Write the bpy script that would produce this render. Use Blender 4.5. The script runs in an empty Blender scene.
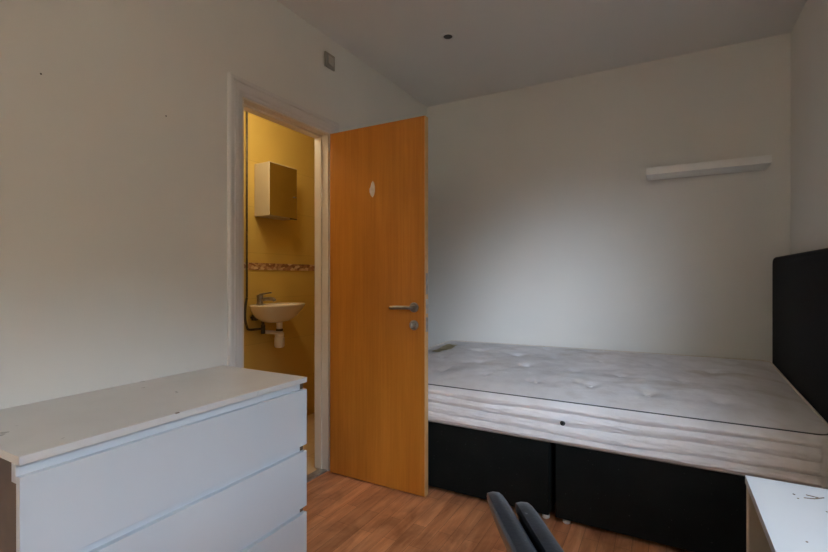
import bpy, bmesh, math, random
from mathutils import Vector, Matrix, noise
random.seed(7)
SC = bpy.context.scene
COL = SC.collection

# ------------------------------------------------------------------ camera
YAW = math.radians(29.1)
cam_d = bpy.data.cameras.new('camera'); cam = bpy.data.objects.new('camera', cam_d); COL.objects.link(cam)
cam_d.sensor_width = 36.0; cam_d.lens = 453 / 828 * 36.0; cam_d.shift_y = 1.0 / 828; cam_d.clip_start = 0.02
cam.location = (0, 0, 1.145); cam.rotation_euler = (math.radians(90), 0, YAW)
SC.camera = cam
SC.view_settings.view_transform = 'Standard'; SC.view_settings.look = 'None'
SC.view_settings.gamma = 1.0; SC.view_settings.use_curve_mapping = False
SC.view_settings.exposure = 1.22
SC.cycles.use_denoising = True
SC.cycles.max_bounces = 12; SC.cycles.diffuse_bounces = 8; SC.cycles.transparent_max_bounces = 16

# ------------------------------------------------------------------ node helpers
def mat(name, color, rough=0.5, metal=0.0, spec=0.5, coat=0.0):
    m = bpy.data.materials.new(name); m.use_nodes = True
    b = m.node_tree.nodes['Principled BSDF']
    b.inputs['Base Color'].default_value = (*color, 1); b.inputs['Roughness'].default_value = rough
    b.inputs['Metallic'].default_value = metal; b.inputs['Specular IOR Level'].default_value = spec
    b.inputs['Coat Weight'].default_value = coat
    return m, m.node_tree, b

def N(nt, kind, **kw):
    n = nt.nodes.new(kind)
    for k, v in kw.items():
        if k.startswith('i_'): n.inputs[k[2:].replace('_', ' ')].default_value = v
        else: setattr(n, k, v)
    return n

def coords(nt, scale=(1, 1, 1), rot=(0, 0, 0)):
    t = N(nt, 'ShaderNodeTexCoord'); mp = N(nt, 'ShaderNodeMapping')
    mp.inputs['Scale'].default_value = scale; mp.inputs['Rotation'].default_value = rot
    nt.links.new(t.outputs['Object'], mp.inputs['Vector'])
    return mp.outputs['Vector']

def ramp(nt, fac, stops):
    r = N(nt, 'ShaderNodeValToRGB'); e = r.color_ramp.elements
    while len(e) < len(stops): e.new(0.5)
    for i, (p, c) in enumerate(stops): e[i].position = p; e[i].color = (*c, 1)
    nt.links.new(fac, r.inputs['Fac']); return r.outputs['Color']

def noise_tex(nt, vec, scale, detail=4, rough=0.55, dist=0.0):
    n = N(nt, 'ShaderNodeTexNoise'); n.inputs['Scale'].default_value = scale
    n.inputs['Detail'].default_value = detail; n.inputs['Roughness'].default_value = rough
    n.inputs['Distortion'].default_value = dist
    nt.links.new(vec, n.inputs['Vector']); return n.outputs['Fac']

def bump(nt, b, h, strength=0.2, dist=0.002):
    n = N(nt, 'ShaderNodeBump'); n.inputs['Strength'].default_value = strength; n.inputs['Distance'].default_value = dist
    nt.links.new(h, n.inputs['Height']); nt.links.new(n.outputs['Normal'], b.inputs['Normal']); return n

def mixc(nt, fac, a, b, mode='MIX'):
    m = N(nt, 'ShaderNodeMix', data_type='RGBA', blend_type=mode)
    for s, v in ((m.inputs[0], fac), (m.inputs[6], a), (m.inputs[7], b)):
        if isinstance(v, (int, float)): s.default_value = v
        elif isinstance(v, tuple): s.default_value = (*v, 1)
        else: nt.links.new(v, s)
    return m.outputs[2]

# ------------------------------------------------------------------ materials
def mottled(name, c1, c2, scale, rough, bs=0.0, bscale=80, **kw):
    m, nt, b = mat(name, c1, rough, **kw)
    v = coords(nt)
    nt.links.new(ramp(nt, noise_tex(nt, v, scale, 5), [(0.35, c1), (0.65, c2)]), b.inputs['Base Color'])
    if bs: bump(nt, b, noise_tex(nt, v, bscale, 4), bs, 0.001)
    return m
M = {}
M['wall'] = mottled('painted_plaster', (.715, .705, .67), (.74, .73, .695), 1.6, .75, .25, 45)
M['ceiling'] = mottled('ceiling_paint', (.72, .71, .68), (.74, .73, .70), 1.2, .85, .15, 60)
M['trim'] = mottled('gloss_trim_paint', (.66, .65, .64), (.69, .68, .66), 6, .4)
M['lining'] = mottled('cream_lining_paint', (.70, .62, .50), (.74, .66, .54), 6, .45, .08, 60)
M['white_metal'] = mottled('white_plastic', (.78, .78, .76), (.82, .82, .80), 10, .35)
M['chrome'] = mottled('brushed_steel', (.26, .24, .22), (.40, .38, .36), 40, .28, metal=1.0)
M['bright_steel'] = mottled('zinc_steel', (.50, .48, .46), (.62, .60, .58), 60, .35, metal=1.0)
M['matt_black'] = mottled('nail_black', (.01, .01, .01), (.015, .015, .015), 20, .8)  # plain black of the wall nails
M['headboard'] = mottled('black_woven_fabric', (.006, .0065, .007), (.010, .010, .011), 90, .85, .5, 500, spec=.25)
M['piping_grey'] = mottled('grey_piping', (.30, .29, .27), (.38, .36, .34), 60, .7)
M['dark_piping'] = mottled('charcoal_tape', (.05, .052, .06), (.085, .085, .09), 60, .7)
M['leather'] = mottled('black_leatherette', (.010, .012, .016), (.020, .023, .030), 30, .30, .35, 160)
M['shell'] = mottled('black_hard_plastic', (.010, .010, .011), (.016, .016, .017), 30, .38, .1, 200)
M['ceramic'] = mottled('basin_ceramic', (.86, .80, .70), (.88, .82, .72), 5, .18, coat=.3)
M['pvc'] = mottled('white_waste_pipe', (.84, .80, .72), (.88, .84, .76), 12, .35)
M['pipe'] = mottled('tarnished_pipe', (.06, .05, .035), (.13, .10, .06), 30, .4, metal=.6)
M['cab_body'] = mottled('cabinet_cream_metal', (.54, .47, .33), (.57, .50, .36), 5, .4)
M['bed_black'] = None
M['thresh'] = mottled('worn_aluminium', (.36, .34, .32), (.52, .50, .47), 30, .38, .2, 120, metal=.7)

# black divan cloth with lint specks
m, nt, b = mat('divan_black_cloth', (.006, .007, .007), .8, spec=.2); v = coords(nt)
base = ramp(nt, noise_tex(nt, v, 9, 4), [(.35, (.0035, .0052, .0048)), (.7, (.0065, .0085, .008))])
specks = ramp(nt, noise_tex(nt, v, 95, 1), [(.735, (0, 0, 0)), (.76, (1, 1, 1))])
nt.links.new(mixc(nt, specks, base, (.05, .052, .05)), b.inputs['Base Color']); bump(nt, b, noise_tex(nt, v, 400, 2), .3, .001)
M['bed_black'] = m

# dust specks on the chair back
nt = M['leather'].node_tree; b = nt.nodes['Principled BSDF']; src = b.inputs['Base Color'].links[0].from_socket
dust = ramp(nt, noise_tex(nt, coords(nt, (1, 1, 1)), 70, 2), [(.72, (0, 0, 0)), (.76, (1, 1, 1))])
nt.links.new(mixc(nt, dust, src, (.16, .17, .18)), b.inputs['Base Color'])

# oak veneer
m, nt, b = mat('oak_veneer', (.4, .15, .02), .42, spec=.35)
v = coords(nt, (9, 9, 1.1)); v2 = coords(nt, (120, 120, 2.2)); v3 = coords(nt, (4, 4, 1.6))
big = ramp(nt, noise_tex(nt, v, 1.0, 5, .6, .4), [(.3, (.50, .185, .022)), (.55, (.58, .225, .030)), (.75, (.65, .265, .040))])
fine = ramp(nt, noise_tex(nt, v2, 1.0, 3), [(.3, (.90, .88, .86)), (.6, (1, 1, 1))])
c = mixc(nt, 1.0, big, fine, 'MULTIPLY')
c = mixc(nt, 1.0, c, ramp(nt, noise_tex(nt, v3, 1, 2), [(.3, (.88, .86, .84)), (.7, (1, 1, 1))]), 'MULTIPLY')
nt.links.new(c, b.inputs['Base Color']); bump(nt, b, noise_tex(nt, v2, 1, 2), .08, .0006)
M['oak'] = m
M['oak_edge_lit'] = mottled('lit_oak_edge', (.62, .36, .14), (.70, .43, .19), 15, .45)  # paler than the veneer: light on the door edge put into the colour

# laminate floor: three-strip planks running along Y
m, nt, b = mat('laminate_planks', (.4, .15, .06), .38, spec=.4)
vb = coords(nt, (1, 1, 1), (0, 0, math.radians(90)))
br = N(nt, 'ShaderNodeTexBrick', offset=.37, offset_frequency=2)
br.inputs['Color1'].default_value = (0, 0, 0, 1); br.inputs['Color2'].default_value = (1, 1, 1, 1); br.inputs['Mortar'].default_value = (.35, .35, .35, 1)
br.inputs['Scale'].default_value = 1; br.inputs['Brick Width'].default_value = .42; br.inputs['Row Height'].default_value = .064
br.inputs['Mortar Size'].default_value = .0006; br.inputs['Bias'].default_value = 0
nt.links.new(vb, br.inputs['Vector'])
vg = coords(nt, (26, 2.2, 1)); vc = coords(nt, (6, 3.2, 1))
gr = noise_tex(nt, vg, 1, 6, .65, .9); cl = noise_tex(nt, vc, 1, 4, .6, .6)
c1 = ramp(nt, gr, [(.28, (.40, .160, .068)), (.5, (.60, .275, .135)), (.72, (.72, .375, .205))])
c1 = mixc(nt, 1.0, c1, ramp(nt, cl, [(.3, (.58, .52, .47)), (.52, (1, 1, 1)), (.72, (1.18, 1.14, 1.08))]), 'MULTIPLY')
c1 = mixc(nt, 1.0, c1, ramp(nt, br.outputs['Color'], [(0, (.84, .82, .80)), (1, (1.12, 1.14, 1.16))]), 'MULTIPLY')
c1 = mixc(nt, br.outputs['Fac'], c1, (.12, .045, .02))
nt.links.new(c1, b.inputs['Base Color']); bump(nt, b, gr, .1, .0008)
M['floor'] = m

# yellow bathroom tiles / cream floor tiles
def tiled(name, c1, c2, grout, w, h, rot, rough):
    m, nt, b = mat(name, c1, rough); vb = coords(nt, (1, 1, 1), rot)
    br = N(nt, 'ShaderNodeTexBrick', offset=0.0)
    br.inputs['Color1'].default_value = (*c1, 1); br.inputs['Color2'].default_value = (*c2, 1); br.inputs['Mortar'].default_value = (*grout, 1)
    br.inputs['Scale'].default_value = 1; br.inputs['Brick Width'].default_value = w; br.inputs['Row Height'].default_value = h
    br.inputs['Mortar Size'].default_value = .002; nt.links.new(vb, br.inputs['Vector'])
    c = mixc(nt, .35, br.outputs['Color'], ramp(nt, noise_tex(nt, coords(nt), 3, 4), [(.3, c1), (.7, c2)]))
    nt.links.new(c, b.inputs['Base Color']); bump(nt, b, br.outputs['Fac'], -.3, .002)
    return m
R90 = math.radians(90)
M['tile_x'] = tiled('yellow_wall_tiles_a', (.60, .42, .10), (.64, .45, .12), (.47, .32, .075), .33, .25, (R90, 0, R90), .3)
M['tile_y'] = tiled('yellow_wall_tiles_b', (.60, .42, .10), (.64, .45, .12), (.47, .32, .075), .33, .25, (R90, 0, 0), .3)
M['yellow_paint'] = mottled('yellow_paint', (.56, .38, .075), (.58, .39, .08), 2, .5)
M['tile_floor'] = tiled('cream_floor_tiles', (.62, .46, .26), (.72, .56, .35), (.42, .30, .16), .2, .2, (0, 0, 0), .35)
# mosaic border
m, nt, b = mat('mosaic_border', (.4, .2, .1), .35)
vo = N(nt, 'ShaderNodeTexVoronoi'); vo.inputs['Scale'].default_value = 34
nt.links.new(coords(nt, (1, 1, 1.6)), vo.inputs['Vector'])
sep = N(nt, 'ShaderNodeSeparateColor'); nt.links.new(vo.outputs['Color'], sep.inputs[0])
nt.links.new(ramp(nt, sep.outputs[0], [(.2, (.24, .11, .05)), (.45, (.42, .24, .11)), (.6, (.66, .50, .30)), (.8, (.36, .18, .09))]), b.inputs['Base Color'])
M['mosaic'] = m

# white laminate, scuffed
def scuffed(name, c1, c2, rough, mark, amount, scale=22, stretch=(1, 1, 1)):
    m, nt, b = mat(name, c1, rough, spec=.5); v = coords(nt)
    base = ramp(nt, noise_tex(nt, v, 3, 4), [(.35, c1), (.7, c2)])
    sp = ramp(nt, noise_tex(nt, coords(nt, stretch), scale, 3), [(amount, (0, 0, 0)), (amount + .03, (1, 1, 1))])
    nt.links.new(mixc(nt, sp, base, mark), b.inputs['Base Color'])
    nt.links.new(ramp(nt, noise_tex(nt, v, 7, 4), [(.3, (rough * .8,) * 3), (.7, (rough * 1.3,) * 3)]), b.inputs['Roughness'])
    return m
M['white_lam'] = scuffed('white_laminate_front', (.58, .625, .67), (.61, .65, .69), .42, (.5, .5, .5), .9)
M['white_top'] = scuffed('white_laminate_top', (.62, .61, .59), (.66, .65, .63), .34, (.33, .30, .27), .75, 26, (1, .7, 1))
M['desk_top'] = scuffed('white_desk_laminate', (.60, .62, .63), (.64, .65, .66), .4, (.42, .36, .28), .72, 30, (1, 2.5, 1))
M['desk_side'] = scuffed('cream_desk_edge', (.46, .40, .31), (.50, .44, .35), .5, (.25, .18, .10), .72)
M['fibreboard'] = mottled('raw_fibreboard', (.12, .08, .04), (.18, .12, .07), 40, .8)

# mattress ticking
m, nt, b = mat('mattress_ticking', (.7, .69, .67), .85, spec=.2)
v = coords(nt); vq = coords(nt, (3, 3, 3))
c = ramp(nt, noise_tex(nt, v, 4.5, 5, .6), [(.30, (.66, .64, .645)), (.5, (.77, .76, .78)), (.7, (.82, .815, .84))])
st = ramp(nt, noise_tex(nt, coords(nt, (1.2, 1.6, 1)), 2.2, 3), [(.60, (0, 0, 0)), (.70, (1, 1, 1))])
c = mixc(nt, mixc(nt, .45, (0, 0, 0), st), c, (.44, .38, .32))
nt.links.new(c, b.inputs['Base Color'])
h1 = noise_tex(nt, coords(nt, (16, 30, 44)), 1, 4, .55, .5); bump(nt, b, h1, .55, .006)
M['ticking'] = m
M['label'] = mottled('old_yellow_label', (.42, .36, .18), (.72, .64, .44), 30, .6)

# mirror
m, nt, b = mat('mirror_glass', (.78, .74, .66), .03, metal=1.0)
nt.links.new(ramp(nt, noise_tex(nt, coords(nt), 8, 3), [(.3, (.74, .70, .60)), (.7, (.80, .77, .68))]), b.inputs['Base Color'])
M['mirror'] = m
# window glass
m = bpy.data.materials.new('window_glass'); m.use_nodes = True; nt = m.node_tree; nt.nodes.clear()
o = N(nt, 'ShaderNodeOutputMaterial'); mx = N(nt, 'ShaderNodeMixShader'); tr = N(nt, 'ShaderNodeBsdfTransparent'); gl = N(nt, 'ShaderNodeBsdfGlossy')
gl.inputs['Roughness'].default_value = .02; lw = N(nt, 'ShaderNodeLayerWeight'); fr = N(nt, 'ShaderNodeMath', operation='POWER'); nt.links.new(lw.outputs['Facing'], fr.inputs[0]); fr.inputs[1].default_value = 5.0
nt.links.new(fr.outputs[0], mx.inputs[0]); nt.links.new(tr.outputs[0], mx.inputs[1]); nt.links.new(gl.outputs[0], mx.inputs[2]); nt.links.new(mx.outputs[0], o.inputs[0])
M['glass'] = m
# lamp diffuser
m, nt, b = mat('lit_lamp_diffuser', (.9, .85, .7), .5); b.inputs['Emission Color'].default_value = (1, .78, .45, 1); b.inputs['Emission Strength'].default_value = 1.5
M['lamp'] = m

# ------------------------------------------------------------------ mesh helpers
def box(bm, x0, x1, y0, y1, z0, z1, bev=0.0, seg=2):
    g = bmesh.ops.create_cube(bm, size=1)
    vs = g['verts']
    for v in vs:
        v.co = Vector(((x0 + x1) / 2 + v.co.x * (x1 - x0), (y0 + y1) / 2 + v.co.y * (y1 - y0), (z0 + z1) / 2 + v.co.z * (z1 - z0)))
    if bev:
        es = list({e for v in vs for e in v.link_edges})
        bmesh.ops.bevel(bm, geom=es, offset=bev, segments=seg, profile=.7, affect='EDGES')

def cyl(bm, p0, p1, r0, r1=None, n=24, caps=True):
    r1 = r0 if r1 is None else r1
    p0, p1 = Vector(p0), Vector(p1); d = (p1 - p0)
    q = d.to_track_quat('Z', 'Y'); rings = []
    for p, r in ((p0, r0), (p1, r1)):
        rings.append([bm.verts.new(p + q @ Vector((r * math.cos(2 * math.pi * i / n), r * math.sin(2 * math.pi * i / n), 0))) for i in range(n)])
    for i in range(n): bm.faces.new((rings[0][i], rings[0][(i + 1) % n], rings[1][(i + 1) % n], rings[1][i]))
    if caps: bm.faces.new(rings[0][::-1]); bm.faces.new(rings[1])

def lathe(bm, c, prof, n=32, sx=1.0, sy=1.0, axis='Z'):
    c = Vector(c); rings = []
    for r, h in prof:
        ring = []
        for i in range(n):
            a = 2 * math.pi * i / n; p = Vector((r * sx * math.cos(a), r * sy * math.sin(a), h))
            if axis == 'Y': p = Vector((p.x, -p.z, p.y))
            if axis == 'X': p = Vector((p.z, p.x, p.y))
            ring.append(bm.verts.new(c + p))
        rings.append(ring)
    for a, b_ in zip(rings, rings[1:]):
        for i in range(n): bm.faces.new((a[i], a[(i + 1) % n], b_[(i + 1) % n], b_[i]))
    bm.faces.new(rings[0][::-1]); bm.faces.new(rings[-1])

def tube(bm, pts, r, n=12, closed=False):
    pts = [Vector(p) for p in pts]; rings = []; k = len(pts)
    up = Vector((0, 0, 1)); prev = None
    for i, p in enumerate(pts):
        a = pts[(i - 1) % k] if (closed or i) else p; b_ = pts[(i + 1) % k] if (closed or i < k - 1) else p
        t = (b_ - a).normalized()
        if prev is None:
            ref = up if abs(t.dot(up)) < .9 else Vector((1, 0, 0)); s = t.cross(ref).normalized()
        else: s = (prev - t * prev.dot(t)).normalized()
        prev = s; w = t.cross(s)
        rr = r[i] if isinstance(r, (list, tuple)) else r
        rings.append([bm.verts.new(p + (s * math.cos(2 * math.pi * j / n) + w * math.sin(2 * math.pi * j / n)) * rr) for j in range(n)])
    pairs = list(zip(rings, rings[1:])) + ([(rings[-1], rings[0])] if closed else [])
    for a, b_ in pairs:
        for j in range(n): bm.faces.new((a[j], a[(j + 1) % n], b_[(j + 1) % n], b_[j]))
    if not closed: bm.faces.new(rings[0][::-1]); bm.faces.new(rings[-1])

def smooth_path(pts, k=8):
    pts = [Vector(p) for p in pts]; out = []
    P = [pts[0]] + pts + [pts[-1]]
    for i in range(1, len(P) - 2):
        p0, p1, p2, p3 = P[i - 1:i + 3]
        for j in range(k):
            t = j / k
            out.append(.5 * ((2 * p1) + (p2 - p0) * t + (2 * p0 - 5 * p1 + 4 * p2 - p3) * t * t + (3 * p1 - p0 - 3 * p2 + p3) * t ** 3))
    out.append(pts[-1]); return out

def obj(name, bm, m, parent=None, smooth=False, origin=None):
    """link ONE mesh object; geometry is given in the parent's own frame (or world when top-level)"""
    if origin is not None: bmesh.ops.translate(bm, verts=bm.verts, vec=-Vector(origin))
    bmesh.ops.recalc_face_normals(bm, faces=bm.faces)
    me = bpy.data.meshes.new(name); bm.to_mesh(me); bm.free()
    for mm in (m if isinstance(m, (list, tuple)) else [m]): me.materials.append(mm)
    if smooth:
        for p in me.polygons: p.use_smooth = True
        try: me.set_sharp_from_angle(angle=math.radians(38))
        except Exception: pass
    o = bpy.data.objects.new(name, me); COL.objects.link(o)
    if parent: o.parent = parent
    elif origin is not None: o.location = origin
    return o

def tag(o, label, cat=None, group=None):
    o['label'] = label
    if cat: o['category'] = cat
    if group: o['group'] = group
    return o
def thing(name, label, cat, loc, rz=0, group=None):
    o = bpy.data.objects.new(name, None); o.empty_display_size = .1; COL.objects.link(o)
    o.location = loc; o.rotation_euler = (0, 0, rz); return tag(o, label, cat, group)
def structure(o, label=None):
    o['kind'] = 'structure'
    if label: o['label'] = label
    return o
class Part:
    """collect world-space geometry, store relative to the thing's base"""
    def __init__(s, root): s.root = root; s.bm = bmesh.new()
    def done(s, name, m, smooth=False, parent=None, label=None):
        loc = s.root.location
        bmesh.ops.translate(s.bm, verts=s.bm.verts, vec=-Vector(loc))
        o = obj(name, s.bm, m, parent or s.root, smooth)
        if label: o['label'] = label
        return o

# ------------------------------------------------------------------ room shell
XL, XR, YB, YF, ZC = -1.74, 0.63, 3.35, -3.00, 2.56
def sbox(name, boxes, m, label=None, bev=0, parent=None):
    bm = bmesh.new()
    for b_ in boxes: box(bm, *b_, bev)
    o = obj(name, bm, m, parent); return structure(o, label) if not parent else o
sbox('floor', [(XL - .035, XR, YF, YB, -.1, 0)], M['floor'], 'reddish brown wood laminate floor of the bedroom')
sbox('ceiling', [(XL - .1, XR + .13, YF - .1, YB + .1, ZC, ZC + .1)], M['ceiling'], 'plain off-white painted bedroom ceiling')
sbox('wall_back', [(XL, XR, YB, YB + .1, -.1, ZC)], M['wall'], 'off-white wall behind the bed')
sbox('wall_front', [(XL, XR, YF - .1, YF, -.1, ZC)], M['wall'])
OY0, OY1, OZ = 1.455, 2.110, 2.005     # rough opening
sbox('wall_left', [(XL - .1, XL, YF - .1, OY0, -.1, ZC), (XL - .1, XL, OY1, YB + .1, -.1, ZC), (XL - .1, XL, OY0, OY1, OZ, ZC)], M['wall'], 'off-white wall with the bathroom doorway')
WY0, WY1, WZ0, WZ1 = -.45, 1.12, 1.00, 2.04   # window in the right wall, over the desk
sbox('wall_right', [(XR, XR + .13, YF - .1, WY0, -.1, ZC), (XR, XR + .13, WY1, YB + .1, -.1, ZC), (XR, XR + .13, WY0, WY1, WZ1, ZC), (XR, XR + .13, WY0, WY1, -.1, WZ0)], M['wall'], 'off-white wall behind the black headboard')
# nail holes in left wall
def dot_on_wall(name, y, z, r):
    bm = bmesh.new(); cyl(bm, (XL - .0005, y, z), (XL + .0012, y, z), r, r * .7, 10)
    return obj(name, bm, M['matt_black'])
for (y, z, r, lb) in ((0.683, 1.792, .0032, 'small dark nail in the left wall, high above the dresser'), (1.096, 1.786, .0032, 'small dark nail in the left wall, nearer the doorway')):
    o = dot_on_wall('wall_nail', y, z, r); tag(o, lb, 'nail')

# window
bm = bmesh.new(); fx0, fx1 = XR + .07, XR + .12
for b_ in ((fx0, fx1, WY0, WY0 + .055, WZ0, WZ1), (fx0, fx1, WY1 - .055, WY1, WZ0, WZ1), (fx0, fx1, WY0 + .055, WY1 - .055, WZ0, WZ0 + .055), (fx0, fx1, WY0 + .055, WY1 - .055, WZ1 - .055, WZ1), (fx0, fx1, (WY0 + WY1) / 2 - .03, (WY0 + WY1) / 2 + .03, WZ0 + .055, WZ1 - .055)):
    box(bm, *b_, .004)
w = structure(obj('window_1', bm, M['trim']), 'white framed window over the desk')
bm = bmesh.new(); box(bm, XR + .092, XR + .098, WY0 + .05, WY1 - .05, WZ0 + .05, WZ1 - .05)
obj('window_glass', bm, M['glass'], w)
bm = bmesh.new(); box(bm, XR - .012, XR + .07, WY0 - .0, WY1 + .0, WZ0 - .0, WZ0 + .018, .004)
obj('window_sill', bm, M['trim'], w)

# ------------------------------------------------------------------ doorway trim (architrave, lining)
def sweep_arch(prof, y0, y1, z1, xw, z0=0):
    """prof: (distance out from the opening edge, projection into the room) swept up, over and down"""
    bm = bmesh.new(); rings = []
    for (k, z) in ((0, z0), (0, z1), (1, z1), (1, z0)):
        ring = []
        for d, p in prof:
            y = (y0 - d) if k == 0 else (y1 + d); zz = z + d if z == z1 else z
            ring.append(bm.verts.new((xw + p, y, zz)))
        rings.append(ring)
    n = len(prof)
    for a, b_ in zip(rings, rings[1:]):
        for i in range(n): bm.faces.new((a[i], a[(i + 1) % n], b_[(i + 1) % n], b_[i]))
    bm.faces.new(rings[0]); bm.faces.new(rings[-1][::-1]); return bm
prof = [(0, 0), (0, .007), (.003, .009), (.016, .010), (.019, .013), (.023, .014), (.046, .016), (.048, .012), (.054, .012), (.058, .018), (.068, .0185), (.075, .017), (.078, .012), (.078, 0)]
tr = structure(obj('trim_1', sweep_arch(prof, 1.462, 2.092, 1.993, XL), M['trim']), 'white moulded architrave around the bathroom doorway')
bm = bmesh.new()
box(bm, XL - .102, XL, OY0, 1.477, 0, 1.985, .001); box(bm, XL - .102, XL, 2.085, OY1, 0, 1.985, .001); box(bm, XL - .102, XL, OY0, OY1, 1.985, OZ, .001)
for b_ in ((XL - .095, XL - .045, 1.477, 1.487, .008, 1.975), (XL - .095, XL - .045, 2.075, 2.085, .008, 1.975), (XL - .095, XL - .045, 1.477, 2.085, 1.972, 1.985)): box(bm, *b_, .002)
structure(obj('trim_2', bm, M['lining']), 'cream painted door lining with stop')
bm = bmesh.new(); box(bm, XL - .06, XL - .005, 1.478, 2.084, -.002, .009, .003); structure(obj('trim_3', bm, M['thresh']), 'worn metal threshold strip under the bathroom doorway')

# ------------------------------------------------------------------ door (open 90 degrees)
DX0, DX1, DY0, DY1 = -1.714, -1.088, 2.072, 2.108
door = bpy.data.objects.new('door_1', None); COL.objects.link(door); door.location = (DX0, DY1, 0)
structure(door, 'orange oak veneer door standing open in front of the bed')
p = Part(door); box(p.bm, DX0, DX1 - .004, DY0, DY1, .008, 1.98, .0012); p.done('door_leaf', M['oak'])
p = Part(door); box(p.bm, DX1 - .004, DX1, DY0 + .0006, DY1 - .0006, .0085, 1.9795, .001); p.done('lit_edge_strip', M['oak_edge_lit'], label='free edge of the door, coloured paler for the light on it')
hx, hz = -1.152, .986
p = Part(door); lathe(p.bm, (hx, DY0, hz), [(.026, 0), (.026, -.0) , (.026, .006), (.0235, .009), (.012, .0095), (.0105, .012), (.0105, .04), (.009, .042)], 32, axis='Y')
rose = p.done('handle_rose', M['chrome'], True)
p = Part(door); pts = smooth_path([(hx, DY0 - .030, hz), (hx - .004, DY0 - .046, hz), (hx - .022, DY0 - .052, hz + .001), (hx - .07, DY0 - .054, hz), (hx - .122, DY0 - .050, hz - .003)], 8)
tube(p.bm, pts, [.0095] * (len(pts) - 4) + [.009, .0085, .008, .006], 16); p.done('lever', M['chrome'], True, rose)
p = Part(door); lz = .893; lathe(p.bm, (hx, DY0, lz), [(.026, 0), (.026, .006), (.0235, .009), (.001, .0095)], 32, axis='Y'); esc = p.done('lock_escutcheon', M['chrome'], True)
p = Part(door); lathe(p.bm, (hx, DY0 - .008, lz), [(.011, 0), (.011, .012), (.009, .015), (.001, .0155)], 20, axis='Y'); box(p.bm, hx - .004, hx + .004, DY0 - .034, DY0 - .02, lz - .012, lz + .012, .002); p.done('thumb_turn', M['bright_steel'], True, esc)
for nm, z0, z1, mm in (('latch_plate', 1.055, 1.165, 'chrome'), ('latch_plate', .955, 1.03, 'bright_steel'), ('latch_plate', .86, .935, 'chrome')):
    p = Part(door); box(p.bm, DX1, DX1 + .0015, DY0 + .008, DY1 - .008, z0, z1, .0005); pl = p.done(nm, M[mm])
    if z0 == .955:
        p = Part(door); box(p.bm, DX1 + .0015, DX1 + .009, DY0 + .012, DY0 + .024, .985, 1.005, .002); p.done('latch_bolt', M['bright_steel'], False, pl)
# torn oval patch
p = Part(door); q = [(-.6, 1), (-.1, 1.05), (.45, .85), (.75, .2), (.8, -.35), (.5, -.85), (.1, -1.05), (-.35, -.8), (-.75, -.35), (-.8, .05), (-.45, .35)]
q = [(0.15, 1.05), (.55, .8), (.78, .3), (.8, -.3), (.55, -.8), (.1, -1.08), (-.4, -.85), (-.8, -.35), (-.85, .05), (-.5, .3), (-.25, .8)]
px, pz = -1.417, 1.630; fr_, bk_ = [], []
for a, c_ in q:
    fr_.append(p.bm.verts.new((px + a * .021, DY0 - .0018, pz + c_ * .042))); bk_.append(p.bm.verts.new((px + a * .0225, DY0 + .0002, pz + c_ * .043)))
p.bm.faces.new(fr_); p.bm.faces.new(bk_[::-1])
for i in range(len(q)): p.bm.faces.new((fr_[i], fr_[(i + 1) % len(q)], bk_[(i + 1) % len(q)], bk_[i]))
M['patch'] = mottled('torn_white_sticker', (.62, .55, .50), (.74, .68, .64), 60, .6)
p.done('sticker', M['patch'], label='torn white oval sticker high on the door')
# hinges
for z in (.25, 1.0, 1.73):
    p = Part(door); cyl(p.bm, (DX0 - .004, DY1 + .005, z - .05), (DX0 - .004, DY1 + .005, z + .05), .0055, n=12); p.done('hinge', M['bright_steel'], True)

# ------------------------------------------------------------------ bathroom
BX, BY0, BY1, BZ = -2.60, 1.10, 3.70, 2.40
sbox('wall_bathroom_far', [(BX - .1, BX, BY0 - .1, BY1 + .1, -.1, 1.80), (BX - .1, BX, BY0 - .1, BY1 + .1, 1.8, BZ)], M['tile_x'], 'yellow tiled bathroom wall behind the basin')
sbox('wall_bathroom_right', [(BX, XL - .1, BY1, BY1 + .1, -.1, BZ)], M['tile_y'])
sbox('wall_bathroom_left', [(BX, XL - .1, BY0 - .1, BY0, -.1, BZ)], M['tile_y'])
sbox('wall_bathroom_near', [(XL - .105, XL - .1, BY0, OY0 - .001, 0, BZ), (XL - .105, XL - .1, OY1 + .001, BY1, 0, BZ), (XL - .105, XL - .1, OY0 - .001, OY1 + .001, OZ + .001, BZ)], M['yellow_paint'])
sbox('ceiling_bathroom', [(BX - .1, XL - .1, BY0 - .1, BY1 + .1, BZ, BZ + .1)], M['ceiling'])
sbox('floor_bathroom', [(BX, XL - .035, BY0, BY1, -.1, -.001)], M['tile_floor'], 'cream tiled bathroom floor')
bm = bmesh.new(); box(bm, BX, BX + .006, BY0, BY1, 1.196, 1.248, .001)
structure(obj('trim_4', bm, M['mosaic']), 'brown mosaic border strip across the yellow bathroom tiles')

# mirrored cabinet
CX = BX + .002
t = thing('bathroom_cabinet', 'small square mirrored cabinet on the yellow wall above the basin', 'cabinet', (CX, 2.435, 1.575))
p = Part(t); box(p.bm, CX, -2.462, 2.298, 2.572, 1.582, 1.962, .003); p.done('cabinet_body', M['cab_body'])
p = Part(t); box(p.bm, -2.460, -2.450, 2.296, 2.574, 1.580, 1.964, .0015); d = p.done('cabinet_door', M['cab_body'])
p = Part(t); box(p.bm, -2.4505, -2.447, 2.301, 2.569, 1.585, 1.959, .0006); p.done('mirror', M['mirror'], False, d)
p = Part(t); box(p.bm, -2.447, -2.438, 2.535, 2.555, 1.74, 1.748, .002); p.done('door_knob', M['chrome'], False, d)
p = Part(t); box(p.bm, -2.45, -2.440, 2.50, 2.565, 1.574, 1.584, .002); p.done('bottom_pull', M['pipe'], False, d)

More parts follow.
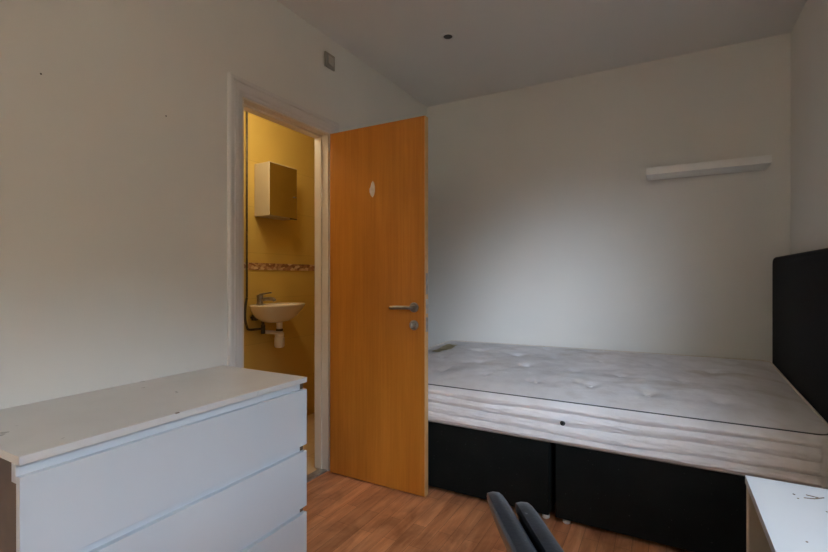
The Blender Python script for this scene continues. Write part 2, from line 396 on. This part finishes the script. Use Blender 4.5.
# basin: bowl on the far wall
by, bz = 2.405, .942
t = thing('wash_basin', 'small cream ceramic wash basin on the yellow bathroom wall', 'basin', (BX + .001, by, bz - .13))
p = Part(t); n = 40
def basin_ring(s, z, inset=0.0, back=0.0):
    pts = []
    for i in range(n):
        a = 2 * math.pi * i / n
        dx, dy = math.cos(a), math.sin(a)
        ex = .135 * s; ey = .212 * s
        x = .135 + back + (abs(dx) ** .75) * (1 if dx > 0 else -1) * ex
        if dx < 0: x = .135 + back - (abs(dx) ** .5) * ex
        pts.append((BX + .002 + max(0, x), by + dy * ey, z))
    return [p.bm.verts.new(q_) for q_ in pts]
rings = [basin_ring(.28, bz - .128, back=-.03), basin_ring(.50, bz - .118, back=-.025), basin_ring(.76, bz - .085, back=-.02), basin_ring(.92, bz - .04, back=-.01), basin_ring(.99, bz - .008), basin_ring(1.0, bz), basin_ring(.985, bz + .006), basin_ring(.95, bz + .005)]
def inner(s, z, off): 
    return [p.bm.verts.new((BX + .165 + math.cos(2 * math.pi * i / n) * .092 * s, by + math.sin(2 * math.pi * i / n) * .155 * s, z)) for i in range(n)]
rings += [inner(1, bz + .003, 0), inner(.95, bz - .012, 0), inner(.8, bz - .055, 0), inner(.5, bz - .085, 0), inner(.12, bz - .092, 0)]
for a, b_ in zip(rings, rings[1:]):
    for i in range(n): p.bm.faces.new((a[i], a[(i + 1) % n], b_[(i + 1) % n], b_[i]))
p.bm.faces.new(rings[0][::-1]); p.bm.faces.new(rings[-1]); p.done('basin_bowl', M['ceramic'], True)
wb = t
# waste and bottle trap
tx, ty = BX + .125, 2.42
p = Part(t); lathe(p.bm, (tx, ty, bz - .175), [(.020, 0), (.021, .01), (.021, .05), (.03, .055)], 24); p.done('waste_outlet', M['pvc'], True)
p = Part(t); lathe(p.bm, (tx, ty, bz - .285), [(.012, -.03), (.030, -.026), (.036, -.014), (.036, .045), (.031, .050), (.033, .055), (.033, .080), (.025, .086), (.020, .090), (.020, .108)], 24)
tube(p.bm, smooth_path([(tx, ty, bz - .205), (tx - .05, ty - .01, bz - .205), (BX + .001, ty - .02, bz - .205)], 5), .014, 12)
trap = p.done('bottle_trap', M['pvc'], True)
p = Part(t); lathe(p.bm, (tx, ty, bz - .192), [(.0235, 0), (.026, .003), (.026, .013), (.0235, .016)], 24); p.done('trap_collar', M['pipe'], True, trap)
# tap
ax, ay = BX + .045, 2.31
t = thing('mixer_tap', 'chrome lever mixer tap on the left corner of the basin', 'tap', (ax, ay, bz + .006))
p = Part(t); lathe(p.bm, (ax, ay, bz + .006), [(.026, 0), (.025, .006), (.022, .01), (.022, .05), (.024, .055), (.022, .066), (.006, .072)], 24); body = p.done('tap_body', M['chrome'], True)
p = Part(t); tube(p.bm, smooth_path([(ax, ay, bz + .034), (ax + .05, ay + .02, bz + .046), (ax + .095, ay + .036, bz + .044), (ax + .105, ay + .04, bz + .030)], 6), .0125, 12); p.done('spout', M['chrome'], True)
p = Part(t); tube(p.bm, smooth_path([(ax - .004, ay, bz + .074), (ax + .03, ay + .012, bz + .082), (ax + .085, ay + .03, bz + .092)], 6), [.009] * 7 + [.006] * 6, 10); p.done('tap_lever', M['chrome'], True)
# water pipes
p = Part(wb); tube(p.bm, smooth_path([(BX + .012, 2.222, 1.0), (BX + .012, 2.210, .94), (BX + .012, 2.206, .86), (BX + .014, 2.222, .79), (BX + .016, 2.240, .772), (BX + .03, 2.30, .770), (BX + .05, 2.325, .772)], 8), .0085, 10); p.done('supply_pipe', M['pipe'], True)
p = Part(wb); tube(p.bm, smooth_path([(BX + .05, 2.325, .772), (BX + .055, 2.33, .80), (BX + .05, 2.325, .86), (BX + .045, 2.315, .90)], 6), .011, 10); cyl(p.bm, (BX + .055, 2.33, .735), (BX + .055, 2.33, .80), .016, n=12); p.done('isolating_valve', M['pipe'], True)
p = Part(wb); tube(p.bm, smooth_path([(BX + .001, 2.27, .855), (BX + .04, 2.275, .84), (BX + .05, 2.30, .855), (BX + .05, 2.315, .90)], 6), .008, 10); cyl(p.bm, (BX + .03, 2.268, .835), (BX + .03, 2.268, .875), .015, n=12); p.done('hot_feed', M['pipe'], True)
bm = bmesh.new(); tube(bm, smooth_path([(BX + .012, 2.222, 2.395), (BX + .012, 2.222, 1.6), (BX + .012, 2.222, 1.10), (BX + .012, 2.222, 1.002)], 8), .0075, 10)
tag(obj('water_pipe', bm, M['pipe'], None, True, origin=(BX + .012, 2.22, 1.002)), 'thin dark water pipe running down the yellow wall beside the door lining', 'pipe')

# bathroom ceiling lamp, out of view
t = thing('ceiling_lamp', 'round lit bathroom ceiling lamp', 'ceiling lamp', (-2.08, 1.95, BZ))
p = Part(t); lathe(p.bm, (-2.08, 1.95, BZ - .02), [(.11, 0), (.12, .02)], 32); p.done('lamp_base', M['white_metal'], True)
p = Part(t); lathe(p.bm, (-2.08, 1.95, BZ - .075), [(.03, 0), (.07, .01), (.098, .03), (.104, .055)], 32); p.done('lamp_shade', M['lamp'], True)
ld = bpy.data.lights.new('bathroom_bulb', 'POINT'); ld.energy = 4.2; ld.color = (1, .86, .62); ld.shadow_soft_size = .12
lo = bpy.data.objects.new('bathroom_bulb', ld); COL.objects.link(lo); lo.location = (-2.08, 1.95, BZ - .20)

# unseen uplighter, added behind the viewer to give ambient fill light
m, nt, b = mat('fill_light_emitter', (.9, .85, .75), .8); b.inputs['Emission Color'].default_value = (1, .93, .81, 1); b.inputs['Emission Strength'].default_value = 138.0
ux, uy = .22, -2.45
t = thing('fill_uplighter', 'unseen uplighter added as fill light at the far end of the bedroom', 'fill lamp', (ux, uy, 0))
p = Part(t); lathe(p.bm, (ux, uy, 0), [(.14, 0), (.14, .012), (.03, .022), (.012, .03)], 32); p.done('base', M['shell'], True)
p = Part(t); cyl(p.bm, (ux, uy, .028), (ux, uy, 1.62), .012, n=16); p.done('pole', M['shell'], True)
p = Part(t); rr = []
for r, h in ((.014, 1.61), (.06, 1.625), (.13, 1.68), (.17, 1.76), (.174, 1.76), (.135, 1.675), (.062, 1.62), (.014, 1.60)):
    rr.append([p.bm.verts.new((ux + r * math.cos(2 * math.pi * i / 40), uy + r * math.sin(2 * math.pi * i / 40), h)) for i in range(40)])
for a, b_ in zip(rr, rr[1:] + rr[:1]):
    for i in range(40): p.bm.faces.new((a[i], a[(i + 1) % 40], b_[(i + 1) % 40], b_[i]))
p.done('lamp_shade', M['white_metal'], True)
p = Part(t); lathe(p.bm, (ux, uy, 1.64), [(.02, 0), (.11, .045), (.12, .055), (.10, .060)], 32); p.done('fill_emitter', m, True)

# ------------------------------------------------------------------ chest of drawers
t = thing('chest_of_drawers', 'white three-drawer chest of drawers against the left wall', 'chest of drawers', (-1.49, .90, 0))
y0, y1 = .447, 1.358; xf = -1.240; xb = XL + .004; xc = xf - .020
p = Part(t); box(p.bm, xb, xf, y0, y1, .730, .750, .0012); p.done('top_panel', M['white_top'])
M['brown_panel'] = mottled('dark_brown_panel', (.085, .052, .026), (.11, .068, .035), 14, .5)  # side and back panels coloured dark brown
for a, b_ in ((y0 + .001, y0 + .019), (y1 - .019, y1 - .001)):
    p = Part(t); box(p.bm, xb, xc, a, b_, 0, .7285, .0008); p.done('side_panel', M['brown_panel'])
p = Part(t); box(p.bm, xb, xb + .006, y0 + .019, y1 - .019, .02, .7285); box(p.bm, xb + .006, xc - .01, y0 + .019, y1 - .019, .02, .035); p.done('back_panel', M['brown_panel'])
p = Part(t)
for z in (.699, .457, .215): box(p.bm, xc - .02, xc + .001, y0 + .0005, y1 - .0195, z - .012, z + (.0295 if z > .6 else .035), .0008)
p.done('front_rail', M['white_lam'])
for i, (za, zb) in enumerate(((.486, .703), (.244, .461), (.004, .219))):
    p = Part(t); box(p.bm, xc + .0015, xf, y0 + .001, y1 - .001, za, zb, .001)
    dr = p.done('drawer_front', M['white_lam'])
    p = Part(t); box(p.bm, xb + .04, xc - .021, y0 + .032, y0 + .044, za + .012, zb - .045); box(p.bm, xb + .04, xc - .021, y1 - .044, y1 - .032, za + .012, zb - .045)
    box(p.bm, xb + .04, xb + .052, y0 + .044, y1 - .044, za + .012, zb - .045); box(p.bm, xb + .052, xc - .021, y0 + .044, y1 - .044, za + .012, za + .02)
    p.done('drawer_box', M['white_lam'], False, dr)
# chip on the front edge of the top
p = Part(t); box(p.bm, xf - .006, xf + .0006, .810, .822, .7485, .7506, .0003); p.done('edge_chip', M['fibreboard'], label='dark chip in the front edge of the top')

# ------------------------------------------------------------------ wall shelf
t = thing('wall_shelf', 'short white floating shelf high on the wall above the bed', 'shelf', (.20, YB, 1.78))
p = Part(t); box(p.bm, -.108, .513, YB - .195, YB - .002, 1.778, 1.823, .002); p.done('shelf_board', M['white_metal'])
p = Part(t); box(p.bm, -.106, .511, YB - .002, YB, 1.776, 1.825, .0005); p.done('wall_bracket', M['trim'])

# ------------------------------------------------------------------ small fittings
t = thing('ceiling_spotlight', 'small recessed spotlight in the bedroom ceiling', 'spotlight', (-1.119, 2.42, ZC))
p = Part(t)
ringp = [(.026, -.0005), (.027, -.006), (.034, -.008), (.040, -.005), (.042, 0)]
nn = 32; rr = [[p.bm.verts.new((-1.119 + r * math.cos(2 * math.pi * i / nn), 2.42 + r * math.sin(2 * math.pi * i / nn), ZC + h)) for i in range(nn)] for r, h in ringp]
for a, b_ in zip(rr, rr[1:]):
    for i in range(nn): p.bm.faces.new((a[i], a[(i + 1) % nn], b_[(i + 1) % nn], b_[i]))
p.done('bezel', M['trim'], True)
p = Part(t); lathe(p.bm, (-1.119, 2.42, ZC - .005), [(.026, 0), (.0265, .0048)], 24); p.done('unlit_bulb', M['leather'], True)
sy, sz = 2.094, 2.418
t = thing('isolator_switch', 'square grey isolator switch on the wall above the door', 'switch', (XL, sy, sz))
p = Part(t); box(p.bm, XL, XL + .010, sy - .043, sy + .043, sz - .043, sz + .043, .003); pl = p.done('switch_plate', mottled('aged_grey_plastic', (.30, .27, .23), (.34, .31, .26), 10, .5))
p = Part(t); box(p.bm, XL + .010, XL + .014, sy - .024, sy + .026, sz - .024, sz + .026, .0015); p.done('rocker', mottled('pale_rocker', (.42, .39, .34), (.46, .42, .37), 10, .5))

# ------------------------------------------------------------------ bed
MX0, MX1, MY0, MY1, MZ0, MZ1 = -1.52, .528, 2.130, 3.335, .384, .578
t = thing('divan_base', 'black fabric divan bed base in two halves under the mattress', 'bed base', (-.5, 2.74, 0))
for (a, b_) in ((-1.50, -.474), (-.452, .50)):
    p = Part(t); box(p.bm, a, b_, 2.168, 3.325, .035, .375, .010, 3); sec = p.done('base_section', M['bed_black'])
    p = Part(t); box(p.bm, a + .004, b_ - .004, 2.150, 2.1675, .032, .372, .006, 3); p.done('front_board', M['bed_black'], False, sec)
for (gx, gy) in ((-.50, 2.19), (-.405, 2.19), (-1.45, 2.21), (.42, 2.21), (-1.45, 3.25), (-.52, 3.25), (-.40, 3.25), (.42, 3.25)):
    p = Part(t); lathe(p.bm, (gx, gy, 0), [(.014, 0), (.018, .004), (.018, .014), (.012, .02), (.010, .036)], 16); p.done('foot', M['white_metal'], True, label='small white plastic foot')

t = thing('mattress', 'stained white tufted mattress with wrinkled sides on the black divan', 'mattress', ((MX0 + MX1) / 2, (MY0 + MY1) / 2, MZ0))
def px2(x, y, z=.635):
    f = 453; l = (x - 414) / f; S, C = math.sin(YAW), math.cos(YAW)
    tt = (1.145 - z) * f / (y - 277); return ((-S + l * C) * tt, (C + l * S) * tt)
tufts = []
for r_, yy in enumerate((2.33, 2.60, 2.88, 3.14)):
    for c_ in range(8):
        xx = -1.36 + c_ * .26 + (.13 if r_ % 2 else 0)
        if xx < .42: tufts.append((xx + random.uniform(-.02, .02), yy + random.uniform(-.015, .015), random.uniform(.6, 1.15)))
rc = .055; hx_, hy_ = (MX1 - MX0) / 2, (MY1 - MY0) / 2; mcx, mcy = (MX0 + MX1) / 2, (MY0 + MY1) / 2
def corner(x, y):
    ax_, ay_ = abs(x) - (hx_ - rc), abs(y) - (hy_ - rc)
    if ax_ > 0 and ay_ > 0:
        m_ = max(ax_, ay_); h_ = math.hypot(ax_, ay_); k = m_ / h_
        x = math.copysign(hx_ - rc + ax_ * k, x); y = math.copysign(hy_ - rc + ay_ * k, y)
    return x, y
def spread(u):   # denser rows near the edge
    return math.sin(u * math.pi / 2) * .35 + u * .65
def top_z(x, y):
    ex = max(0, 1 - (hx_ - abs(x)) / .30); ey = max(0, 1 - (hy_ - abs(y)) / .34)
    e = min(1, math.hypot(ex, ey)); z = .034 * (1 - e ** 2.4) + .062 * ((y + hy_) / (2 * hy_)) ** .8 + .010 * (x / hx_) * max(0, y / hy_)
    X, Y = x + mcx, y + mcy
    for tx_, ty_, k in tufts:
        d2 = (X - tx_) ** 2 + (Y - ty_) ** 2
        if d2 < .03: z -= k * (.014 * math.exp(-d2 / (2 * .020 ** 2)) + .007 * math.exp(-d2 / (2 * .055 ** 2)))
    fade = 1 - e ** 3
    z += fade * (.010 * noise.noise(Vector((X * 3.2, Y * 3.2, 1))) + .0045 * noise.noise(Vector((X * 9, Y * 13, 3))) + .0022 * noise.noise(Vector((X * 26, Y * 20, 5))))
    return z
NU, NV = 260, 150
p = Part(t); grid = []
for j in range(NV + 1):
    row = []
    for i in range(NU + 1):
        x = spread(2 * i / NU - 1) * hx_; y = spread(2 * j / NV - 1) * hy_
        cx_, cy_ = corner(x, y); row.append(p.bm.verts.new((cx_ + mcx, cy_ + mcy, MZ1 + top_z(cx_, cy_))))
    grid.append(row)
for j in range(NV):
    for i in range(NU): p.bm.faces.new((grid[j][i], grid[j][i + 1], grid[j + 1][i + 1], grid[j + 1][i]))
rim = [grid[0][i] for i in range(NU)] + [grid[j][NU] for j in range(NV)] + [grid[NV][i] for i in range(NU, 0, -1)] + [grid[j][0] for j in range(NV, 0, -1)]
rim_co = [v_.co.copy() for v_ in rim]; K = len(rim); nor = []
for i in range(K):
    d = rim_co[(i + 1) % K] - rim_co[i - 1]; nor.append(Vector((d.y, -d.x, 0)).normalized())
arc = [0]
for i in range(1, K): arc.append(arc[-1] + (rim_co[i] - rim_co[i - 1]).length)
LV = 64; prev = rim
for l in range(1, LV + 1):
    s = l / LV; ring = []
    for i in range(K):
        a = arc[i]
        warp = .09 * noise.noise(Vector((a * 1.3, 7, s * 1.5))) + .04 * noise.noise(Vector((a * 4.0, 2, s * 2)))
        w_ = s + warp * math.sin(math.pi * s)
        # soft ribs with creases between them
        rib = abs(math.sin(math.pi * (w_ * 4.0))) ** .5
        amp = .020 + .013 * noise.noise(Vector((a * 1.1, s * 3, 11)))
        cr = .007 * noise.noise(Vector((a * 2.6, s * 6 + .4 * a, 4))) + .006 * (abs(noise.noise(Vector((a * 6, s * 14 + a * 2, 8)))) ** .6) + .003 * noise.noise(Vector((a * 24, s * 30 - a * 6, 2)))
        off = (amp * rib + cr) * min(1, 8 * s, 8 * (1 - s) + .15)
        if nor[i].y > .5: off = min(off, .004)
        if nor[i].x > .2: off = min(off, .004)
        q_ = rim_co[i] + nor[i] * off; ring.append(p.bm.verts.new((q_.x, q_.y, rim_co[i].z + (MZ0 - rim_co[i].z) * s)))
    for i in range(K): p.bm.faces.new((prev[i], prev[(i + 1) % K], ring[(i + 1) % K], ring[i]))
    prev = ring
p.bm.faces.new(prev)
bmesh.ops.translate(p.bm, verts=p.bm.verts, vec=-Vector(t.location))
body_m = obj('mattress_cover', p.bm, M['ticking'], t, False)
for q_ in body_m.data.polygons: q_.use_smooth = True
fr = [i for i in range(K) if nor[i].y < -.3]; k0 = fr.index(max(fr)) ; fr = sorted(fr, key=lambda i: (i - K if i > K // 2 else i)); ib = fr; ia = [(fr[-1] + q) % K for q in range(0, K - len(fr) + 2)]
p = Part(t); tube(p.bm, [rim_co[i] + nor[i] * .0012 + Vector((0, 0, .001)) for i in ib], .0026, 8); p.done('top_piping', M['dark_piping'], True, label='dark grey piping around the top edge')
p = Part(t); tube(p.bm, [rim_co[i] + nor[i] * .0012 + Vector((0, 0, .002)) for i in ia], .0050, 8); p.done('top_piping', mottled('pale_cotton_piping', (.62, .56, .48), (.70, .65, .58), 60, .8), True, label='pale piping round the head, back and foot ends')
p = Part(t); tube(p.bm, [Vector((rim_co[i].x, rim_co[i].y, MZ0 + .004)) + nor[i] * .003 for i in range(0, K, 2)], .004, 8, True); p.done('bottom_piping', M['piping_grey'], True, label='pale grey piping around the bottom edge')
# vents (black eyelets) in the front side
for vx in (-.407,):
    p = Part(t); lathe(p.bm, (vx, MY0 - .018, .487), [(.011, 0), (.011, .006), (.006, .009), (.005, .004)], 20, axis='Y'); p.done('air_vent', M['shell'], True, label='small round black air vent')
for i_, (tx_, ty_, k) in enumerate(tufts):
    p = Part(t); zt = MZ1 + top_z(tx_ - mcx, ty_ - mcy)
    lathe(p.bm, (tx_, ty_, zt - .001), [(.009, 0), (.010, .003), (.006, .006), (.001, .007)], 12, sx=1.3); p.done('tuft', M['ticking'], True)
# label sewn on the foot end corner
lx, ly = px2(450, 350)
p = Part(t); cs = [px2(431.5, 352), px2(438, 354.5), px2(458, 348), px2(448, 345.5)]; print('LABEL', cs, 'tip', px2(450, 341, .64)); cs = [(max(x, MX0 + .015), min(y, MY1 - .02)) for x, y in cs]
gn = 8; g = []
for a in range(gn + 1):
    r_ = []
    for b_ in range(gn + 1):
        u, w_ = a / gn, b_ / gn
        x = (cs[0][0] * (1 - u) + cs[1][0] * u) * (1 - w_) + (cs[3][0] * (1 - u) + cs[2][0] * u) * w_
        y = (cs[0][1] * (1 - u) + cs[1][1] * u) * (1 - w_) + (cs[3][1] * (1 - u) + cs[2][1] * u) * w_
        r_.append(p.bm.verts.new((x, y, MZ1 + top_z(x - mcx, y - mcy) + .004)))
    g.append(r_)
fs = [p.bm.faces.new((g[a][b_], g[a + 1][b_], g[a + 1][b_ + 1], g[a][b_ + 1])) for a in range(gn) for b_ in range(gn)]
bmesh.ops.solidify(p.bm, geom=fs, thickness=.002); p.done('sewn_label', M['label'], True, label='faded yellow and brown sewn label on the foot end')

# headboard
t = thing('headboard', 'tall black fabric headboard at the head of the bed', 'headboard', (.58, 2.73, 0))
hx0, hx1 = .540, .612; hy0, hy1, hz0, hz1 = 2.10, 3.325, .30, 1.256
def rrect(y0, y1, z0, z1, r, k=8, flat=True):
    pts = []
    for (cy, cz, a0) in ((y1 - r, z1 - r, 0), (y0 + r, z1 - r, 90)):
        for i in range(k + 1):
            a = math.radians(a0 + 90 * i / k); pts.append((cy + r * math.cos(a), cz + r * math.sin(a)))
    pts += [(y0, z0), (y1, z0)]; return pts
p = Part(t); layers = []
for (x, ins) in ((hx1, 0), (hx0 + .012, 0), (hx0 + .004, .003), (hx0, .010)):
    layers.append([p.bm.verts.new((x, y, z)) for y, z in rrect(hy0 + ins, hy1 - ins, hz0 + ins, hz1 - ins, .030)])
L_ = len(layers[0])
for a, b_ in zip(layers, layers[1:]):
    for i in range(L_): p.bm.faces.new((a[i], a[(i + 1) % L_], b_[(i + 1) % L_], b_[i]))
p.bm.faces.new(layers[0]); p.bm.faces.new(layers[-1][::-1]); p.done('upholstered_panel', M['headboard'], True)
p = Part(t); path = rrect(hy0, hy1, hz0, hz1, .030)
tube(p.bm, [(hx0 + .012, y, z) for y, z in path], .0032, 8, True); p.done('piping', mottled('dark_grey_cord', (.05, .048, .045), (.07, .066, .06), 60, .7), True, label='thin dark grey piping round the face of the headboard')
for y in (2.35, 3.08):
    p = Part(t); box(p.bm, .575, .60, y - .02, y + .02, 0, .302, .002); p.done('strut', M['shell'])

# ------------------------------------------------------------------ desk
dx0, dx1, dy0, dy1, dz = .1445, .615, .12, 1.167, .730
t = thing('desk', 'worn white desk in the right corner in front of the bed', 'desk', (.38, .64, 0))
p = Part(t); box(p.bm, dx0, dx1, dy0, dy1, dz - .016, dz, .0008); p.done('desk_top', M['desk_top'])
for (a, b_) in ((dy1 - .046, dy1 - .001), (dy0 + .001, dy0 + .046)):
    p = Part(t); box(p.bm, dx0 + .002, dx1 - .03, a, b_, .0, dz - .0165, .001); lg = p.done('end_panel', M['desk_side'])
    p = Part(t); box(p.bm, dx0 + .0005, dx0 + .0019, a + .001, b_ - .015, .0, dz - .017, .0003); p.done('edge_strip', mottled('cream_edge_band', (.55, .48, .37), (.60, .52, .41), 20, .5), False, lg)
p = Part(t); box(p.bm, dx1 - .06, dx1 - .044, dy0 + .047, dy1 - .047, .30, dz - .0165, .001); p.done('modesty_panel', M['desk_side'])
# gouges in the top
random.seed(3)
for pts in ([(806, 495), (812, 496.5), (820, 498.5)], [(804, 498), (814, 499), (824, 498)], [(793, 494), (795, 495)]):
    w3 = [px2(x, y, dz) for x, y in pts]
    p = Part(t); tube(p.bm, [(x, y, dz) for x, y in w3], .0013, 6); p.done('scratch', M['fibreboard'], label='brown scratch in the white desk top')
for x, y in ((798, 498.5), (827, 512), (807, 542)):
    p = Part(t); a, b_ = px2(x, y, dz); cyl(p.bm, (a, b_, dz - .001), (a, b_, dz + .0004), .0018, n=8); p.done('stain', M['fibreboard'])

# ------------------------------------------------------------------ office chair (only the top of its back is in the picture)
CR = math.radians(34.6); n_ = Vector((math.cos(CR), math.sin(CR))); fa = Vector((-math.sin(CR), math.cos(CR)))
ctop = Vector((-.233, .679)) - fa * .205 + n_ * .347
t = thing('office_chair', 'black padded office chair drawn up to the desk', 'chair', (ctop.x, ctop.y, 0), CR)
def slab(bm, xoff, T, halfw, zb, zt, lean, bulge=0.0):
    """padded upright slab: outline in (y,z), swollen thickness in x; leans back with height"""
    n = 200; R = 14; zc = (zb + zt) / 2; hh = (zt - zb) / 2; sides = []
    def out(a):
        c_, s_ = math.cos(a), math.sin(a); e = .26
        y = math.copysign(abs(c_) ** e, c_) * halfw; z = math.copysign(abs(s_) ** e, s_) * hh
        y *= 1 - .16 * max(0, -(z / hh))          # narrower at the waist
        return y, z
    for sgn in (1, -1):
        rings = []
        for r in range(1, R + 1):
            k = r / R; th = T / 2 * (1 - k ** 3.2) ** .5 if k < 1 else 0
            ring = []
            for i in range(n):
                y, z = out(2 * math.pi * i / n); kk = math.sin(k * math.pi / 2)
                y *= kk; z *= kk; zz = zc + z
                curve = .004 * (y / halfw) ** 2 + bulge
                x = xoff + sgn * th + lean * (zz - zb) + curve
                ring.append(bm.verts.new((x, y, zz)))
            rings.append(ring)
        c0 = bm.verts.new((xoff + sgn * T / 2 + lean * (zc - zb) + bulge, 0, zc)); sides.append((c0, rings))
        for i in range(n): bm.faces.new((c0, rings[0][i], rings[0][(i + 1) % n]))
        for a, b_ in zip(rings, rings[1:]):
            for i in range(n): bm.faces.new((a[i], a[(i + 1) % n], b_[(i + 1) % n], b_[i]))
    bmesh.ops.remove_doubles(bm, verts=bm.verts, dist=1e-5)
bm = bmesh.new(); slab(bm, -.197, .040, .222, .46, .826, -.45); back = obj('backrest', bm, M['leather'], t, True)
bm = bmesh.new(); slab(bm, -.166, .040, .208, .47, .814, -.45); obj('back_cushion', bm, M['leather'], back, True)
bm = bmesh.new(); box(bm, -.21, .20, -.215, .215, .42, .49, .03, 4); obj('seat', bm, M['leather'], t, True)
bm = bmesh.new(); box(bm, -.12, .12, -.09, .09, .385, .42, .006); cyl(bm, (0, 0, .11), (0, 0, .385), .025, n=20); cyl(bm, (0, 0, .07), (0, 0, .25), .032, n=20); obj('gas_column', bm, M['shell'], t, True)
bm = bmesh.new(); tube(bm, smooth_path([(-.10, 0, .405), (-.215, 0, .405), (-.245, 0, .45), (-.262, 0, .56)], 6), .016, 10); obj('back_bracket', bm, M['shell'], t, True)
for k in range(5):
    a = math.radians(36 + 72 * k); c_, s_ = math.cos(a), math.sin(a)
    bm = bmesh.new(); tube(bm, [(0.02 * c_, .02 * s_, .10), (.15 * c_, .15 * s_, .088), (.24 * c_, .24 * s_, .070)], [.024, .019, .014], 10); lg = obj('leg', bm, M['shell'], t, True)
    bm = bmesh.new(); u = Vector((-s_, c_, 0)); o_ = Vector((.24 * c_, .24 * s_, .026))
    for sg in (-1, 1): cyl(bm, o_ + u * sg * .006, o_ + u * sg * .024, .026, n=18)
    cyl(bm, o_ + Vector((0, 0, .01)), o_ + Vector((0, 0, .045)), .006, n=8); obj('castor', bm, M['shell'], lg, True)

# ------------------------------------------------------------------ daylight
SKY_GLOW = 3.1; LOW = (.042, .040, .029)
w = bpy.data.worlds.new('world'); SC.world = w; w.use_nodes = True; nt = w.node_tree
bg = nt.nodes['Background']; tc = N(nt, 'ShaderNodeTexCoord'); sp = N(nt, 'ShaderNodeSeparateXYZ'); nt.links.new(tc.outputs['Generated'], sp.inputs[0])
def mth(op, a, b_):
    n = N(nt, 'ShaderNodeMath', operation=op)
    for k, v in enumerate((a, b_)):
        if isinstance(v, (int, float)): n.inputs[k].default_value = v
        else: nt.links.new(v, n.inputs[k])
    return n.outputs[0]
def mrange(v, a, b_, c=0.0, d=1.0):
    n = N(nt, 'ShaderNodeMapRange', interpolation_type='SMOOTHSTEP')
    for k, q in (('From Min', a), ('From Max', b_), ('To Min', c), ('To Max', d)): n.inputs[k].default_value = q
    nt.links.new(v, n.inputs['Value']); return n.outputs['Result']
# open sky down the street (towards -Y); straight across (+X) the houses opposite hide the low sky
openness = mrange(mth('MULTIPLY', sp.outputs['Y'], -1.0), .58, .98)
thr = mrange(openness, 0, 1, .33, .04)
skyf = mrange(mth('SUBTRACT', sp.outputs['Z'], thr), -.09, .09)
glow = mth('MULTIPLY', mrange(openness, 0, 1, 1.15, SKY_GLOW), mrange(sp.outputs['Z'], .24, .52, 1.0, .38))
skyc = mixc(nt, 1.0, (.68, .82, 1.0), (1, 1, 1), 'MULTIPLY')
vm = N(nt, 'ShaderNodeVectorMath', operation='SCALE'); nt.links.new(skyc, vm.inputs[0]); nt.links.new(glow, vm.inputs['Scale'])
nt.links.new(mixc(nt, skyf, LOW, vm.outputs[0]), bg.inputs['Color']); bg.inputs['Strength'].default_value = 8.0
pd = bpy.data.lights.new('window_portal', 'AREA'); pd.shape = 'RECTANGLE'; pd.size = WY1 - WY0; pd.size_y = WZ1 - WZ0
pd.cycles.is_portal = True
po = bpy.data.objects.new('window_portal', pd); COL.objects.link(po); po.location = (XR + .14, (WY0 + WY1) / 2, (WZ0 + WZ1) / 2)
po.rotation_euler = (math.radians(90), 0, math.radians(90))
